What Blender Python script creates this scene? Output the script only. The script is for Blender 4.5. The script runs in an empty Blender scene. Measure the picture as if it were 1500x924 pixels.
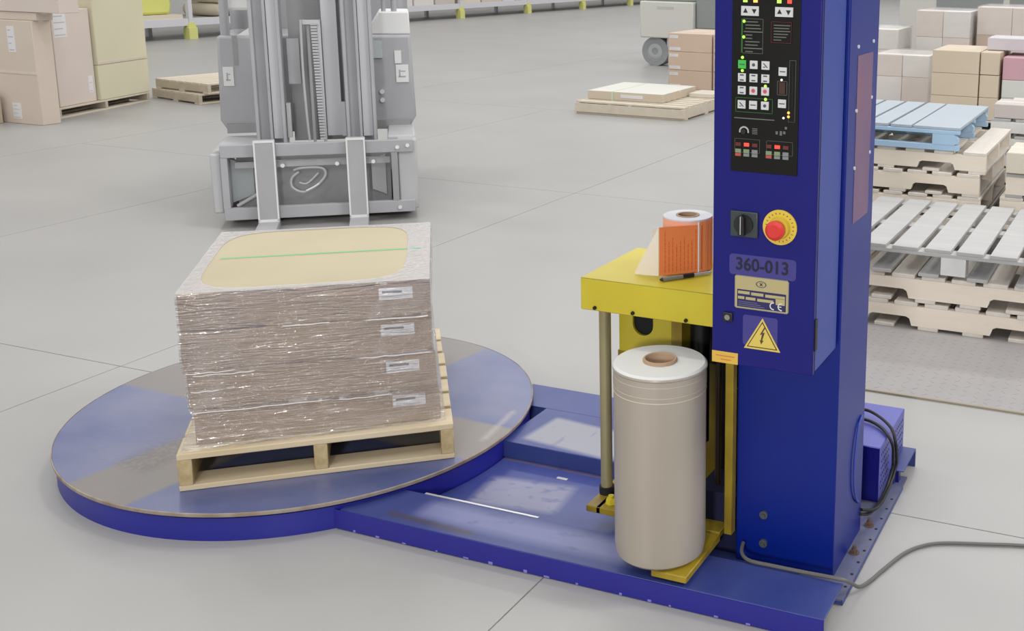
import bpy, math, random
from mathutils import Vector, Matrix
random.seed(7)
S = bpy.context.scene
COL = S.collection
PI = math.pi

# ------------------------------------------------------------------ camera
cd = bpy.data.cameras.new('camera'); cam = bpy.data.objects.new('camera', cd); COL.objects.link(cam)
yaw, pit, rol = -0.347227, 0.199695, 0.0181667
fwd = Vector((math.sin(yaw)*math.cos(pit), math.cos(yaw)*math.cos(pit), -math.sin(pit)))
rt = Vector((math.cos(yaw), -math.sin(yaw), 0)); up = rt.cross(fwd)
r2 = rt*math.cos(rol)+up*math.sin(rol); u2 = -rt*math.sin(rol)+up*math.cos(rol)
cam.matrix_world = Matrix(((r2.x, u2.x, -fwd.x, 2.935), (r2.y, u2.y, -fwd.y, -3.080), (r2.z, u2.z, -fwd.z, 1.7895), (0, 0, 0, 1)))
cd.sensor_width = 36; cd.lens = 1608.98/1500*36
cd.shift_x = -(1123.12-750)/1500; cd.shift_y = -(462-262.2)/1500
cd.clip_end = 200
S.camera = cam

# ------------------------------------------------------------------ world, light, exposure
w = bpy.data.worlds.new('world'); S.world = w; w.use_nodes = True
bg = w.node_tree.nodes['Background']; bg.inputs[0].default_value = (.97, .98, 1, 1); bg.inputs[1].default_value = .80
def area(loc, size, power, target, col=(1, 1, 1)):
    l = bpy.data.lights.new('unseen_light', 'AREA'); l.shape = 'RECTANGLE'; l.size, l.size_y = size; l.energy = power; l.color = col
    o = bpy.data.objects.new('unseen_light', l); COL.objects.link(o); o.location = loc
    o.rotation_euler = (Vector(target)-Vector(loc)).to_track_quat('-Z', 'Y').to_euler()
for gx in (-13, -6, 1, 8):            # unseen grid of ceiling lamps, added for even light
    for gy in (-6, 2.5, 11, 19.5, 28, 36.5): area((gx, gy, 8.0), (1.6, .6), 100, (gx, gy+.01, 0), (1, .985, .96))
area((7.0, 1.5, 5.5), (2.0, 2.0), 150, (2.0, 0, .5))
area((3.1, -5.8, 2.1), (.5, .5), 120, (.2, -.5, .5))  # unseen low lamp added only to raise glints on the stretch film
S.view_settings.view_transform = 'Standard'; S.view_settings.look = 'None'
S.view_settings.exposure = 0.15; S.view_settings.gamma = 1.0; S.view_settings.use_curve_mapping = False

# ------------------------------------------------------------------ materials
def lin(c): return tuple(((x/255)/12.92 if x <= 10 else ((x/255+.055)/1.055)**2.4) for x in c)+(1,)
MATS = {}
def mat(name, rgb, rough=.6, metal=0., var=0., vscale=(6, 6, 6), rgb2=None, bump=0., bscale=None, spec=.5, emit=0, detail=4, coords='Object'):
    if name in MATS: return MATS[name]
    m = bpy.data.materials.new(name); m.use_nodes = True; nt = m.node_tree; b = nt.nodes['Principled BSDF']
    b.inputs['Roughness'].default_value = rough; b.inputs['Metallic'].default_value = metal
    b.inputs['Specular IOR Level'].default_value = spec
    b.inputs['Base Color'].default_value = lin(rgb)
    if emit: b.inputs['Emission Color'].default_value = lin(rgb); b.inputs['Emission Strength'].default_value = emit
    if var or bump:
        tc = nt.nodes.new('ShaderNodeTexCoord'); mp = nt.nodes.new('ShaderNodeMapping'); mp.inputs['Scale'].default_value = vscale
        nz = nt.nodes.new('ShaderNodeTexNoise'); nz.inputs['Scale'].default_value = 1; nz.inputs['Detail'].default_value = detail
        nt.links.new(tc.outputs[coords], mp.inputs[0]); nt.links.new(mp.outputs[0], nz.inputs['Vector'])
        if var:
            r = nt.nodes.new('ShaderNodeValToRGB'); r.color_ramp.elements[0].position = .5-.25; r.color_ramp.elements[1].position = .5+.25
            a = lin(rgb); c2 = lin(rgb2) if rgb2 else tuple(min(1, x*(1-var)) for x in a[:3])+(1,)
            r.color_ramp.elements[0].color = c2; r.color_ramp.elements[1].color = a
            nt.links.new(nz.outputs[0], r.inputs[0]); nt.links.new(r.outputs[0], b.inputs['Base Color'])
        if bump:
            src = nz
            if bscale:
                m2 = nt.nodes.new('ShaderNodeMapping'); m2.inputs['Scale'].default_value = bscale
                src = nt.nodes.new('ShaderNodeTexNoise'); src.inputs['Scale'].default_value = 1; src.inputs['Detail'].default_value = 4
                nt.links.new(tc.outputs[coords], m2.inputs[0]); nt.links.new(m2.outputs[0], src.inputs['Vector'])
            bp = nt.nodes.new('ShaderNodeBump'); bp.inputs['Strength'].default_value = bump; bp.inputs['Distance'].default_value = .01
            nt.links.new(src.outputs[0], bp.inputs['Height']); nt.links.new(bp.outputs[0], b.inputs['Normal'])
    MATS[name] = m; return m

def wear_and_sheen(m, rgb, boxes, nscale=(4, 4, 4), amount=.5, soft=.04, rough=.45, metal=0.):
    """patches of wear, grease and painted sheen with their own shape: boxes (cx, cy, hx, hy) in object space broken up by noise"""
    nt = m.node_tree; b = nt.nodes['Principled BSDF']; L = nt.links.new
    def math_(op, a, c=None, clamp=False):
        n = nt.nodes.new('ShaderNodeMath'); n.operation = op; n.use_clamp = clamp
        for i, v in enumerate((a, c)):
            if v is None: continue
            if isinstance(v, (int, float)): n.inputs[i].default_value = v
            else: L(v, n.inputs[i])
        return n.outputs[0]
    tc = nt.nodes.new('ShaderNodeTexCoord'); sp = nt.nodes.new('ShaderNodeSeparateXYZ'); L(tc.outputs['Object'], sp.inputs[0])
    mp = nt.nodes.new('ShaderNodeMapping'); mp.inputs['Scale'].default_value = nscale
    nz = nt.nodes.new('ShaderNodeTexNoise'); nz.inputs['Scale'].default_value = 1; nz.inputs['Detail'].default_value = 6
    L(tc.outputs['Object'], mp.inputs[0]); L(mp.outputs[0], nz.inputs['Vector'])
    total = None
    for cx, cy, hx, hy, rot in boxes:
        c, s = math.cos(rot), math.sin(rot)
        X = math_('SUBTRACT', sp.outputs[0], cx); Y = math_('SUBTRACT', sp.outputs[1], cy)
        xr = math_('ADD', math_('MULTIPLY', X, c), math_('MULTIPLY', Y, s)); yr = math_('SUBTRACT', math_('MULTIPLY', Y, c), math_('MULTIPLY', X, s))
        fx = math_('DIVIDE', math_('SUBTRACT', hx, math_('ABSOLUTE', xr)), soft, True)
        fy = math_('DIVIDE', math_('SUBTRACT', hy, math_('ABSOLUTE', yr)), soft, True)
        f = math_('MULTIPLY', fx, fy)
        total = f if total is None else math_('MAXIMUM', total, f)
    k = math_('MULTIPLY', math_('SUBTRACT', nz.outputs[0], .5-amount*.35), 5., True)
    fac = math_('MULTIPLY', math_('MULTIPLY', total, k), amount*1.0, True)
    mx = nt.nodes.new('ShaderNodeMix'); mx.data_type = 'RGBA'
    old = b.inputs['Base Color']
    if old.links: L(old.links[0].from_socket, mx.inputs[6])
    else: mx.inputs[6].default_value = old.default_value
    mx.inputs[7].default_value = lin(rgb); L(fac, mx.inputs[0]); L(mx.outputs[2], old)
    return m

def film_mat(name, opacity, rough, bump, bscale, tint=(235, 232, 230), refl=1.):
    if name in MATS: return MATS[name]
    m = bpy.data.materials.new(name); m.use_nodes = True; nt = m.node_tree; nt.nodes.clear(); L = nt.links.new
    out = nt.nodes.new('ShaderNodeOutputMaterial'); tr = nt.nodes.new('ShaderNodeBsdfTransparent')
    df = nt.nodes.new('ShaderNodeBsdfDiffuse'); df.inputs[0].default_value = lin(tint)
    gl = nt.nodes.new('ShaderNodeBsdfGlossy'); gl.inputs['Roughness'].default_value = rough
    tc = nt.nodes.new('ShaderNodeTexCoord'); mp = nt.nodes.new('ShaderNodeMapping'); mp.inputs['Scale'].default_value = bscale
    nz = nt.nodes.new('ShaderNodeTexNoise'); nz.inputs['Scale'].default_value = 1; nz.inputs['Detail'].default_value = 3; nz.inputs['Distortion'].default_value = 1.5
    L(tc.outputs['Object'], mp.inputs[0]); L(mp.outputs[0], nz.inputs['Vector'])
    bp = nt.nodes.new('ShaderNodeBump'); bp.inputs['Strength'].default_value = bump; bp.inputs['Distance'].default_value = .022
    L(nz.outputs[0], bp.inputs['Height']); L(bp.outputs[0], gl.inputs['Normal'])
    m1 = nt.nodes.new('ShaderNodeMixShader'); m1.inputs[0].default_value = opacity; L(tr.outputs[0], m1.inputs[1]); L(df.outputs[0], m1.inputs[2])
    fr = nt.nodes.new('ShaderNodeFresnel'); fr.inputs[0].default_value = 1.45; L(bp.outputs[0], fr.inputs['Normal'])
    mu = nt.nodes.new('ShaderNodeMath'); mu.operation = 'MULTIPLY'; mu.use_clamp = True; L(fr.outputs[0], mu.inputs[0]); ge = nt.nodes.new('ShaderNodeNewGeometry'); mk = nt.nodes.new('ShaderNodeMath'); mk.operation = 'SUBTRACT'; mk.inputs[0].default_value = refl; ms = nt.nodes.new('ShaderNodeMath'); ms.operation = 'MULTIPLY'; ms.inputs[1].default_value = refl; L(ge.outputs['Backfacing'], ms.inputs[0]); L(ms.outputs[0], mk.inputs[1]); L(mk.outputs[0], mu.inputs[1])
    m2 = nt.nodes.new('ShaderNodeMixShader'); L(mu.outputs[0], m2.inputs[0]); L(m1.outputs[0], m2.inputs[1]); L(gl.outputs[0], m2.inputs[2])
    L(m2.outputs[0], out.inputs[0]); MATS[name] = m; return m

# ------------------------------------------------------------------ mesh helpers
class MB:
    def __init__(s): s.v = []; s.f = []; s.mi = []; s.sm = []; s.c = 0
    def mat(s, i): s.c = i; return s
    def _add(s, vs, fs, smooth=False):
        o = len(s.v); s.v += [tuple(v) for v in vs]
        for f in fs: s.f.append(tuple(i+o for i in f)); s.mi.append(s.c); s.sm.append(smooth)
        return s
    def box(s, x0, x1, y0, y1, z0, z1, M=None):
        vs = [Vector(p) for p in ((x0, y0, z0), (x1, y0, z0), (x1, y1, z0), (x0, y1, z0), (x0, y0, z1), (x1, y0, z1), (x1, y1, z1), (x0, y1, z1))]
        if M is not None: vs = [M @ v for v in vs]
        return s._add(vs, [(0, 3, 2, 1), (4, 5, 6, 7), (0, 1, 5, 4), (1, 2, 6, 5), (2, 3, 7, 6), (3, 0, 4, 7)])
    def cyl(s, p0, p1, r0, r1=None, n=20, caps=True, smooth=True):
        r1 = r0 if r1 is None else r1; p0 = Vector(p0); p1 = Vector(p1); d = (p1-p0).normalized()
        a = d.orthogonal().normalized(); b = d.cross(a)
        vs = [p0+(a*math.cos(t)+b*math.sin(t))*r0 for t in [2*PI*i/n for i in range(n)]]+[p1+(a*math.cos(t)+b*math.sin(t))*r1 for t in [2*PI*i/n for i in range(n)]]
        s._add(vs, [(i, (i+1) % n, n+(i+1) % n, n+i) for i in range(n)], smooth)
        if caps: s._add(vs, [tuple(range(n))[::-1], tuple(range(n, 2*n))])
        return s
    def lathe(s, prof, n=48, c=(0, 0), smooth=True, closed=False):
        vs = [(c[0]+r*math.cos(2*PI*i/n), c[1]+r*math.sin(2*PI*i/n), z) for r, z in prof for i in range(n)]
        k = len(prof); fs = []
        for j in range(k if closed else k-1):
            j2 = (j+1) % k
            fs += [(j*n+i, j*n+(i+1) % n, j2*n+(i+1) % n, j2*n+i) for i in range(n)]
        return s._add(vs, fs, smooth)
    def prism(s, poly, a, b, axis='z', M=None):
        n = len(poly)
        def P(p, t): return {'z': (p[0], p[1], t), 'y': (p[0], t, p[1]), 'x': (t, p[0], p[1])}[axis]
        vs = [Vector(P(p, a)) for p in poly]+[Vector(P(p, b)) for p in poly]
        if M is not None: vs = [M @ v for v in vs]
        return s._add(vs, [tuple(range(n))[::-1], tuple(range(n, 2*n))]+[(i, (i+1) % n, n+(i+1) % n, n+i) for i in range(n)])
    def tube(s, pts, r, n=8, sub=6):
        P = [Vector(p) for p in pts]; Q = []
        for i in range(len(P)-1):
            p0 = P[max(0, i-1)]; p1 = P[i]; p2 = P[i+1]; p3 = P[min(len(P)-1, i+2)]
            for k in range(sub):
                t = k/sub; Q.append(.5*((2*p1)+(p2-p0)*t+(2*p0-5*p1+4*p2-p3)*t*t+(3*p1-p0-3*p2+p3)*t**3))
        Q.append(P[-1]); vs = []; a = None
        for i, q in enumerate(Q):
            d = (Q[min(i+1, len(Q)-1)]-Q[max(0, i-1)]).normalized()
            a = d.orthogonal().normalized() if a is None else (a-d*a.dot(d)).normalized()
            b = d.cross(a); vs += [q+(a*math.cos(2*PI*j/n)+b*math.sin(2*PI*j/n))*r for j in range(n)]
        m = len(Q)
        s._add(vs, [(i*n+j, i*n+(j+1) % n, (i+1)*n+(j+1) % n, (i+1)*n+j) for i in range(m-1) for j in range(n)], True)
        return s._add(vs, [tuple(range(n))[::-1], tuple(range((m-1)*n, m*n))])
    def mesh(s, name, mats):
        me = bpy.data.meshes.new(name); me.from_pydata(s.v, [], s.f)
        for m in (mats if isinstance(mats, (list, tuple)) else [mats]): me.materials.append(m)
        me.polygons.foreach_set('material_index', s.mi); me.polygons.foreach_set('use_smooth', s.sm)
        me.update(); me.set_sharp_from_angle(angle=.7)
        import bmesh
        b = bmesh.new(); b.from_mesh(me); bmesh.ops.recalc_face_normals(b, faces=b.faces); b.to_mesh(me); b.free()
        return me
    def build(s, name, mats, parent=None, bevel=0., seg=2, loc=None, rz=0):
        o = bpy.data.objects.new(name, s.mesh(name, mats)); COL.objects.link(o)
        if parent: o.parent = parent
        if loc: o.location = loc
        if rz: o.rotation_euler = (0, 0, rz)
        if bevel:
            md = o.modifiers.new('bevel', 'BEVEL'); md.width = bevel; md.segments = seg; md.limit_method = 'ANGLE'; md.angle_limit = .6
        return o

def thing(name, label, cat, loc=(0, 0, 0), rz=0, group=None):
    o = bpy.data.objects.new(name, None); COL.objects.link(o); o.location = loc; o.rotation_euler = (0, 0, rz); o.empty_display_size = .1
    o['label'] = label; o['category'] = cat
    if group: o['group'] = group
    return o
def tag(o, label, cat, group=None):
    o['label'] = label; o['category'] = cat
    if group: o['group'] = group
    return o
PIECES = {}
def piece(name, dims, m, parent, loc, rz=0, bevel=.002, rx=0, ry=0):
    """a box-shaped piece; alike pieces share mesh data"""
    key = (name, tuple(round(d, 4) for d in dims), m.name)
    if key not in PIECES:
        a, b, c = [d/2 for d in dims]
        PIECES[key] = MB().box(-a, a, -b, b, -c, c).mesh(name, m)
    o = bpy.data.objects.new(name, PIECES[key]); COL.objects.link(o); o.parent = parent; o.location = loc; o.rotation_euler = (rx, ry, rz)
    if bevel:
        md = o.modifiers.new('bevel', 'BEVEL'); md.width = bevel; md.segments = 1
    return o
def text_mesh(name, body, size, m, parent, loc, rot=(PI/2, 0, 0), depth=.0006, sx=1):
    cu = bpy.data.curves.new(name, 'FONT'); cu.body = body; cu.size = size; cu.extrude = depth; cu.align_x = 'CENTER'; cu.align_y = 'CENTER'; cu.offset = size*.02
    t = bpy.data.objects.new(name, cu); COL.objects.link(t); bpy.context.view_layer.update()
    me = bpy.data.meshes.new_from_object(t.evaluated_get(bpy.context.evaluated_depsgraph_get())); COL.objects.unlink(t); bpy.data.objects.remove(t)
    me.materials.clear(); me.materials.append(m); o = bpy.data.objects.new(name, me); COL.objects.link(o)
    o.parent = parent; o.location = loc; o.rotation_euler = rot; o.scale = (sx, 1, 1); return o

# materials
BLUE = (30, 46, 146)
m_floor = mat('polished_concrete', (166, 164, 161), .42, var=.06, vscale=(.9, .9, .9), bump=.03, bscale=(40, 40, 40), spec=.35, rgb2=(158, 156, 153))
m_joint = mat('joint_filler', (190, 188, 184), .9)
m_blue = mat('blue_paint', BLUE, .38, var=.2, vscale=(3, 3, 3), bump=.02, bscale=(90, 90, 90))
m_blued = mat('deep_blue_cabinet_paint', (20, 20, 106), .36, spec=.3, bump=.015, bscale=(120, 120, 120))
m_bluec = mat('blue_column_paint', (4, 30, 122), .36, spec=.35, bump=.012, bscale=(100, 100, 100))
m_trayb = mat('scuffed_blue_paint', (40, 52, 116), .40, var=.3, vscale=(5, 3, 5), rgb2=(60, 72, 128), bump=.03, bscale=(60, 60, 60))
m_disc = mat('worn_blue_turntable_paint', (64, 78, 128), .34, var=.4, vscale=(2.2, 3.2, 2), rgb2=(118, 120, 148), bump=.04, bscale=(70, 70, 70))
m_rim = mat('worn_steel_rim', (128, 104, 88), .55, .2, var=.5, vscale=(14, 14, 2), rgb2=(168, 158, 146))
m_black = mat('black_plastic', (22, 22, 23), .45)
m_void = mat('dark_recess_shade', (14, 14, 18), .8)
m_white = mat('white_button', (196, 196, 196), .5)
m_steel = mat('dull_steel', (150, 148, 140), .4, .6)
m_scrape = mat('bare_scraped_steel', (205, 205, 205), .35, .5)
m_yel = mat('yellow_paint', (200, 184, 48), .42, var=.15, vscale=(5, 5, 5), rgb2=(188, 170, 42))
m_yel2 = mat('grimy_yellow_paint', (176, 150, 30), .45, var=.5, vscale=(9, 9, 6), rgb2=(112, 92, 26))
m_red = mat('red_plastic', (205, 50, 44), .4)
m_grn = mat('green_lamp', (60, 180, 70), .4)
m_lime = mat('lit_green_led', (170, 230, 80), .4, emit=.7)
m_redled = mat('lit_red_led', (240, 70, 56), .4, emit=.6)
m_orled = mat('lit_orange_led', (250, 190, 90), .4, emit=.6)
m_line = mat('panel_grey_print', (96, 98, 92), .6)
m_lineg = mat('panel_green_print', (38, 92, 34), .6)
m_liner = mat('panel_red_print', (130, 50, 58), .6)
m_pan = mat('panel_black', (13, 12, 9), .45, spec=.25)
m_paper = mat('white_paper', (206, 206, 210), .7)
m_ink = mat('dark_ink', (70, 74, 88), .7)
m_wood = mat('pine_board', (212, 198, 172), .75, var=.3, vscale=(2, 30, 30), rgb2=(198, 178, 142), bump=.1)
m_wood2 = mat('pine_stringer', (196, 178, 138), .8, var=.35, vscale=(30, 4, 30), rgb2=(166, 144, 100), bump=.1)
m_card = mat('carton_brown', (142, 114, 88), .7, var=.2, vscale=(1.5, 1.5, 22), rgb2=(126, 102, 82))
m_cardtop = mat('carton_cream_top', (180, 168, 138), .7, var=.1, vscale=(4, 4, 4), rgb2=(186, 174, 146))
m_green = mat('green_strap', (96, 176, 130), .45)

# ------------------------------------------------------------------ the setting: floor of cast slabs with recessed joints
JX = [-1.215+2.565*k for k in range(-2, 3)]; JY = [0.2-3.9, .2, 0.2+3.9, .2+7.8]
fl = MB().box(-19, 14, -12, 50, -.06, -.005).build('floor', m_joint); fl['kind'] = 'structure'
for i in range(4):
    for j in range(3):
        a, b, c, d = JX[i]+.0025, JX[i+1]-.0025, JY[j]+.0025, JY[j+1]-.0025
        MB().box(a, b, c, d, -.005, 0).build('slab', m_floor, fl)
far = MB()
X0, X1, Y0, Y1 = JX[0]+.0035, JX[4]-.0035, JY[0]+.0035, JY[3]-.0035
far.box(-19, X0-.007, -12, 50, -.005, 0); far.box(X1+.007, 14, -12, 50, -.005, 0); far.box(X0, X1, -12, Y0-.007, -.005, 0); far.box(X0, X1, Y1+.007, 50, -.005, 0)
far.build('outer_slab', m_floor, fl)

m_wall = mat('white_hall_wall', (200, 200, 198), .8)
for nm, bx_ in (('wall_left', (-19.2, -19, -12, 50)), ('wall_right', (14, 14.2, -12, 50)), ('wall_back', (-19, 14, 50, 50.2)), ('wall_front', (-19, 14, -12.2, -12))):
    o = MB().box(*bx_, 0, 9).build(nm, m_wall); o['kind'] = 'structure'

# steel tread plate let into the floor behind the machine
m_tread = mat('steel_tread_plate', (160, 156, 155), .5, .15, var=.1, vscale=(5, 5, 5))
t = thing('tread_plate', 'flat grey steel tread plate on the floor before the pallet stacks', 'floor plate', (2.2, 1.6, 0))
MB().box(-1.0, 1.4, -.41, .4, 0, .006).build('plate', m_tread, t)
tb = MB()
for i in range(46):
    for j in range(15):
        x = -.97+i*.051; y = -.38+j*.051; a = PI/4 if (i+j) % 2 else -PI/4
        tb.box(-.012, .012, -.002, .002, 0, .0007, Matrix.Translation((x, y, .006)) @ Matrix.Rotation(a, 4, 'Z'))
o = tb.build('tread_bump', m_tread, t); o['kind'] = 'stuff'
MB().box(-1.0, 1.4, -.425, -.411, 0, .009).build('edge_trim', mat('brassy_edge', (150, 142, 124), .5), t)

# ------------------------------------------------------------------ the wrapping machine (root at the turntable's centre)
W = thing('wrapping_machine', 'blue turntable wrapping machine with tall control column and yellow film carriage', 'machine')
base = MB()
# front beam: top and front plates folded from one sheet, its right end open
def beam(y0, y1, x0, x1, ztop, front):
    yf, yb = (y0, y1) if front else (y1, y0); s = 1 if front else -1
    base.box(x0, x1, y0, y1, ztop-.005, ztop)
    base.box(x0, x1, min(yf, yf+s*.005), max(yf, yf+s*.005), 0, ztop-.005)
    base.box(x0, x1-.03, min(yb, yb-s*.005), max(yb, yb-s*.005), .01, ztop-.005)
beam(-.555, -.37, .62, 2.205, .069, True)
beam(.372, .565, .62, 2.205, .069, False)
base.box(.80, 1.835, .063, .372, .064, .069); base.box(.80, 1.835, .06, .063, .009, .069)
base.box(2.20, 2.205, -.37, .372, 0, .016)
wear_and_sheen(m_trayb, (118, 122, 164), [(1.25, -.45, .42, .075, 0)], (9, 16, 5), .85, .05)  # pale lilac sheen on the beam top, painted into the colour
wear_and_sheen(m_trayb, (66, 58, 58), [(.93, -.520, .17, .022, -.04)], (16, 16, 5), .9, .025)
b = base.build('base_frame', wear_and_sheen(m_trayb, (150, 150, 156), [(1.06, .19, .20, .115, -.1)], (30, 5, 5), .85, .025), W, bevel=.0015, seg=1)
m_tray = mat('tray_blue_paint', (48, 58, 126), .40, var=.3, vscale=(4, 3, 5), rgb2=(70, 80, 138), bump=.03, bscale=(60, 60, 60))
wear_and_sheen(m_tray, (150, 150, 168), [(1.03, -.16, .17, .11, .12)], (14, 22, 5), .7, .035)  # paler patch on the tray floor
wear_and_sheen(m_tray, (118, 100, 104), [(1.2, .047, .45, .010, 0)], (26, 26, 5), .7, .006)
# tray floor with arc cut-out round the turntable skirt
arc = [(.82*math.cos(a), .82*math.sin(a)) for a in [math.asin(-.37/.82)+(math.asin(.06/.82)-math.asin(-.37/.82))*k/16 for k in range(17)]]
tr = MB().prism(arc+[(1.84, .06), (1.84, .372), (2.2, .372), (2.2, -.37)], .002, .010)
tr.build('tray_floor', m_tray, W)
MB().box(1.075, 1.115, -.02, -.008, .010, .013).build('paint_flake', m_scrape, W)
# front face in deep blue, scraped top edge, chips
MB().box(.60, 2.2055, -.5575, -.5551, 0.004, .067).build('front_fascia', mat('deep_blue_fascia', (36, 34, 134), .4, var=.1, vscale=(8, 8, 8), bump=.02, bscale=(60, 60, 60)), W)
MB().box(.80, 1.22, -.372, -.364, .0665, .0705).build('scraped_edge', m_scrape, W)['label'] = 'bare steel edge scraped of its paint'
ch = MB()
for i in range(16):
    x = .68+i*.1+random.uniform(-.03, .03); ch.box(x, x+random.uniform(.006, .02), -.5582, -.5574, .004, .004+random.uniform(.004, .009))
ch.build('paint_chip', mat('chipped_pale_paint', (128, 120, 190), .5), W)['kind'] = 'stuff'
# skirt and disc
sk = MB().lathe([(.815, 0), (.815, .076), (.80, .076), (.80, 0)], 128, closed=True).build('turntable_skirt', mat('skirt_blue_paint', (34, 36, 140), .4, var=.15, vscale=(2, 2, 2), bump=.02, bscale=(70, 70, 70)), W)
wear_and_sheen(m_disc, (124, 118, 114), [(0, 0, .155, .9, -.14), (0, 0, .9, .145, -.03)], (5, 5, 5), 1.0, .02)
wear_and_sheen(m_disc, (182, 172, 166), [(.755, .12, .15, .022, 1.72), (.60, -.16, .06, .02, 1.0)], (30, 30, 7), .62, .03)
wear_and_sheen(m_disc, (84, 72, 68), [(-.16, -.50, .11, .16, -.14)], (60, 60, 7), .42, .05)
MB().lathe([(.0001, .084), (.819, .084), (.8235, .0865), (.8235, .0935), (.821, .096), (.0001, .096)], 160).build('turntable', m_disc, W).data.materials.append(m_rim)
rim = MB().lathe([(.8215, .0835), (.8252, .0845), (.8262, .090), (.8255, .0955), (.822, .0965)], 160, closed=True).build('turntable_rim', m_rim, W); rim['label'] = 'worn brown and bare steel rim of the turntable'
MB().lathe([(.806, .076), (.806, .084), (.70, .084), (.70, .076)], 96, closed=True).build('gap_shade_ring', m_void, W)  # dark ring standing in for the shadow in the gap under the disc
# column
col = MB().box(1.84, 2.145, -.27, .035, .010, 2.45).build('column', m_bluec, W, bevel=.004)
MB().box(2.1452, 2.1462, -.186, -.026, 1.06, 1.53).build('pinkish_strip', mat('pinkish_brown_panel', (128, 92, 112), .45, var=.3, vscale=(4, 4, 3), rgb2=(92, 76, 124)), col)['label'] = 'pinkish brown strip on the column side'  # pinkish brown plate laid on the column's right face
for (y, z) in ((-.19, 1.555), (-.03, 1.56), (-.19, 1.38), (-.03, 1.40), (-.19, 1.22), (-.03, 1.24)): MB().cyl((2.145, y, z), (2.149, y, z), .005, n=10).build('screw', m_paper, col)
for z in (.175, .083): MB().cyl((1.929, -.27, z), (1.929, -.277, z), .0125, n=20).cyl((1.929, -.277, z), (1.929, -.284, z), .007, n=6, smooth=False).build('bolt', mat('dull_yellowish_bolt', (92, 96, 96), .5, .4), col)
MB().box(1.70, 1.84, -.24, .03, .010, .20).build('column_foot_shadow_box', mat('dark_foot_shade', (20, 24, 60), .6), W).name = 'foot_shade_box'  # dark box added in place of the shade at the column foot
# flange along the right side, with bolts and holes
fg = MB().box(2.05, 2.204, -.368, .44, .010, .017).build('side_flange', mat('grey_worn_flange', (104, 106, 122), .5, .1, var=.3, vscale=(6, 6, 6), rgb2=(88, 92, 128)), W)
for y in (-.113, .063): MB().cyl((2.166, y, .017), (2.166, y, .020), .016, n=20).cyl((2.166, y, .020), (2.166, y, .031), .0105, n=6, smooth=False).cyl((2.166, y, .031), (2.166, y, .042), .0055).build('anchor_bolt', mat('rusty_bolt', (112, 90, 80), .6, .3, var=.4, vscale=(60, 60, 60)), fg)
for k in range(9): MB().cyl((2.192, -.30+k*.07, .0172), (2.192, -.30+k*.07, .0176), .005, n=10).build('bolt_hole', m_void, fg)
MB().box(2.15, 2.185, .385, .415, .017, .06).build('clamp_block', m_blued, fg)
# motor housing with rows of vent holes
hs = MB().box(1.85, 2.156, .22, .57, .017, .212).build('motor_housing', mat('pale_blue_housing', (84, 86, 164), .4, bump=.02, bscale=(80, 80, 80)), W, bevel=.003)
MB().box(1.852, 2.154, .2185, .2199, .02, .208).build('housing_end_plate', m_blued, hs)
vh = MB()
for i in range(16):
    for j in range(6):
        if (i in (6, 7, 8)) and j < 6: continue
        vh.cyl((2.1562, .24+i*.02, .06+j*.024), (2.1567, .24+i*.02, .06+j*.024), .0042, n=8)
vh.build('vent_holes', m_void, hs)['kind'] = 'stuff'
ct = mat('black_cable_rubber', (16, 16, 18), .5)
MB().tube([(1.95, .43, .16), (1.99, .44, .22), (2.04, .45, .236), (2.10, .42, .232), (2.16, .35, .228), (2.185, .31, .20), (2.187, .33, .14), (2.184, .34, .10), (2.18, .28, .06), (2.178, .17, .045), (2.17, .09, .06), (2.15, .02, .09)], .0055).build('black_cable', ct, W)
MB().tube([(1.95, .36, .18), (2.0, .385, .222), (2.06, .395, .224), (2.12, .36, .222), (2.165, .30, .218), (2.182, .29, .19), (2.18, .31, .14), (2.176, .325, .10), (2.172, .26, .055), (2.168, .16, .04), (2.16, .08, .05), (2.15, .01, .08)], .0055).build('black_cable', ct, W)
MB().tube([(2.1475, -.005, .415), (2.15, -.05, .40), (2.151, -.085, .33), (2.151, -.09, .24), (2.151, -.06, .17), (2.148, -.01, .13)], .004).build('painted_cable', mat('blue_painted_cable', (52, 68, 160), .4), W)

# control cabinet
cab = MB().box(1.858, 2.137, -.488, -.285, .727, 2.45).build('control_cabinet', mat('cabinet_side_paint', (26, 56, 146), .36, bump=.012, bscale=(100, 100, 100)), W, bevel=.003)
MB().box(1.856, 2.139, -.505, -.4885, .725, 2.45).build('cabinet_door', m_blued, cab, bevel=.003)
MB().box(2.1392, 2.1432, -.499, -.482, .79, .875).build('hinge', m_black, cab, bevel=.001)
MB().box(2.1372, 2.139, -.4875, -.486, .73, 2.44).build('door_seam', m_void, cab)
PF = -.5085   # front of panel
MB().box(1.905, 2.085, -.508, -.505, 1.25, 1.96).build('control_panel', m_pan, cab, bevel=.001)
def pbox(mb, x0, x1, z0, z1, d=.0006): mb.box(x0, x1, PF-d, PF+.0006, z0, z1)
def frame(mb, x0, x1, z0, z1, w=.0009):
    pbox(mb, x0, x1, z0, z0+w); pbox(mb, x0, x1, z1-w, z1); pbox(mb, x0, x0+w, z0, z1); pbox(mb, x1-w, x1, z0, z1)
pr = MB()          # grey print: frames and rows of small illegible lines
frame(pr, 1.929, 1.988, 1.552, 1.638); frame(pr, 2.008, 2.063, 1.580, 1.634)
pr.mat(2); frame(pr, 2.008, 2.063, 1.580, 1.634, .0015); pr.mat(0)
for k, (l0, l1) in enumerate(((.012, .045), (.012, .05), (.012, .053), (.008, .057), (.012, .03), (.012, .03), (.012, .05), (.012, .045), (.008, .057), (.012, .032))):
    pbox(pr, 1.929+l0, 1.929+l1, 1.629-k*.0082, 1.6315-k*.0082)
for k, l in enumerate((.043, .04, .043, .037, .033, .02)): pbox(pr, 2.016, 2.016+l, 1.623-k*.0072, 1.6253-k*.0072)
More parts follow.
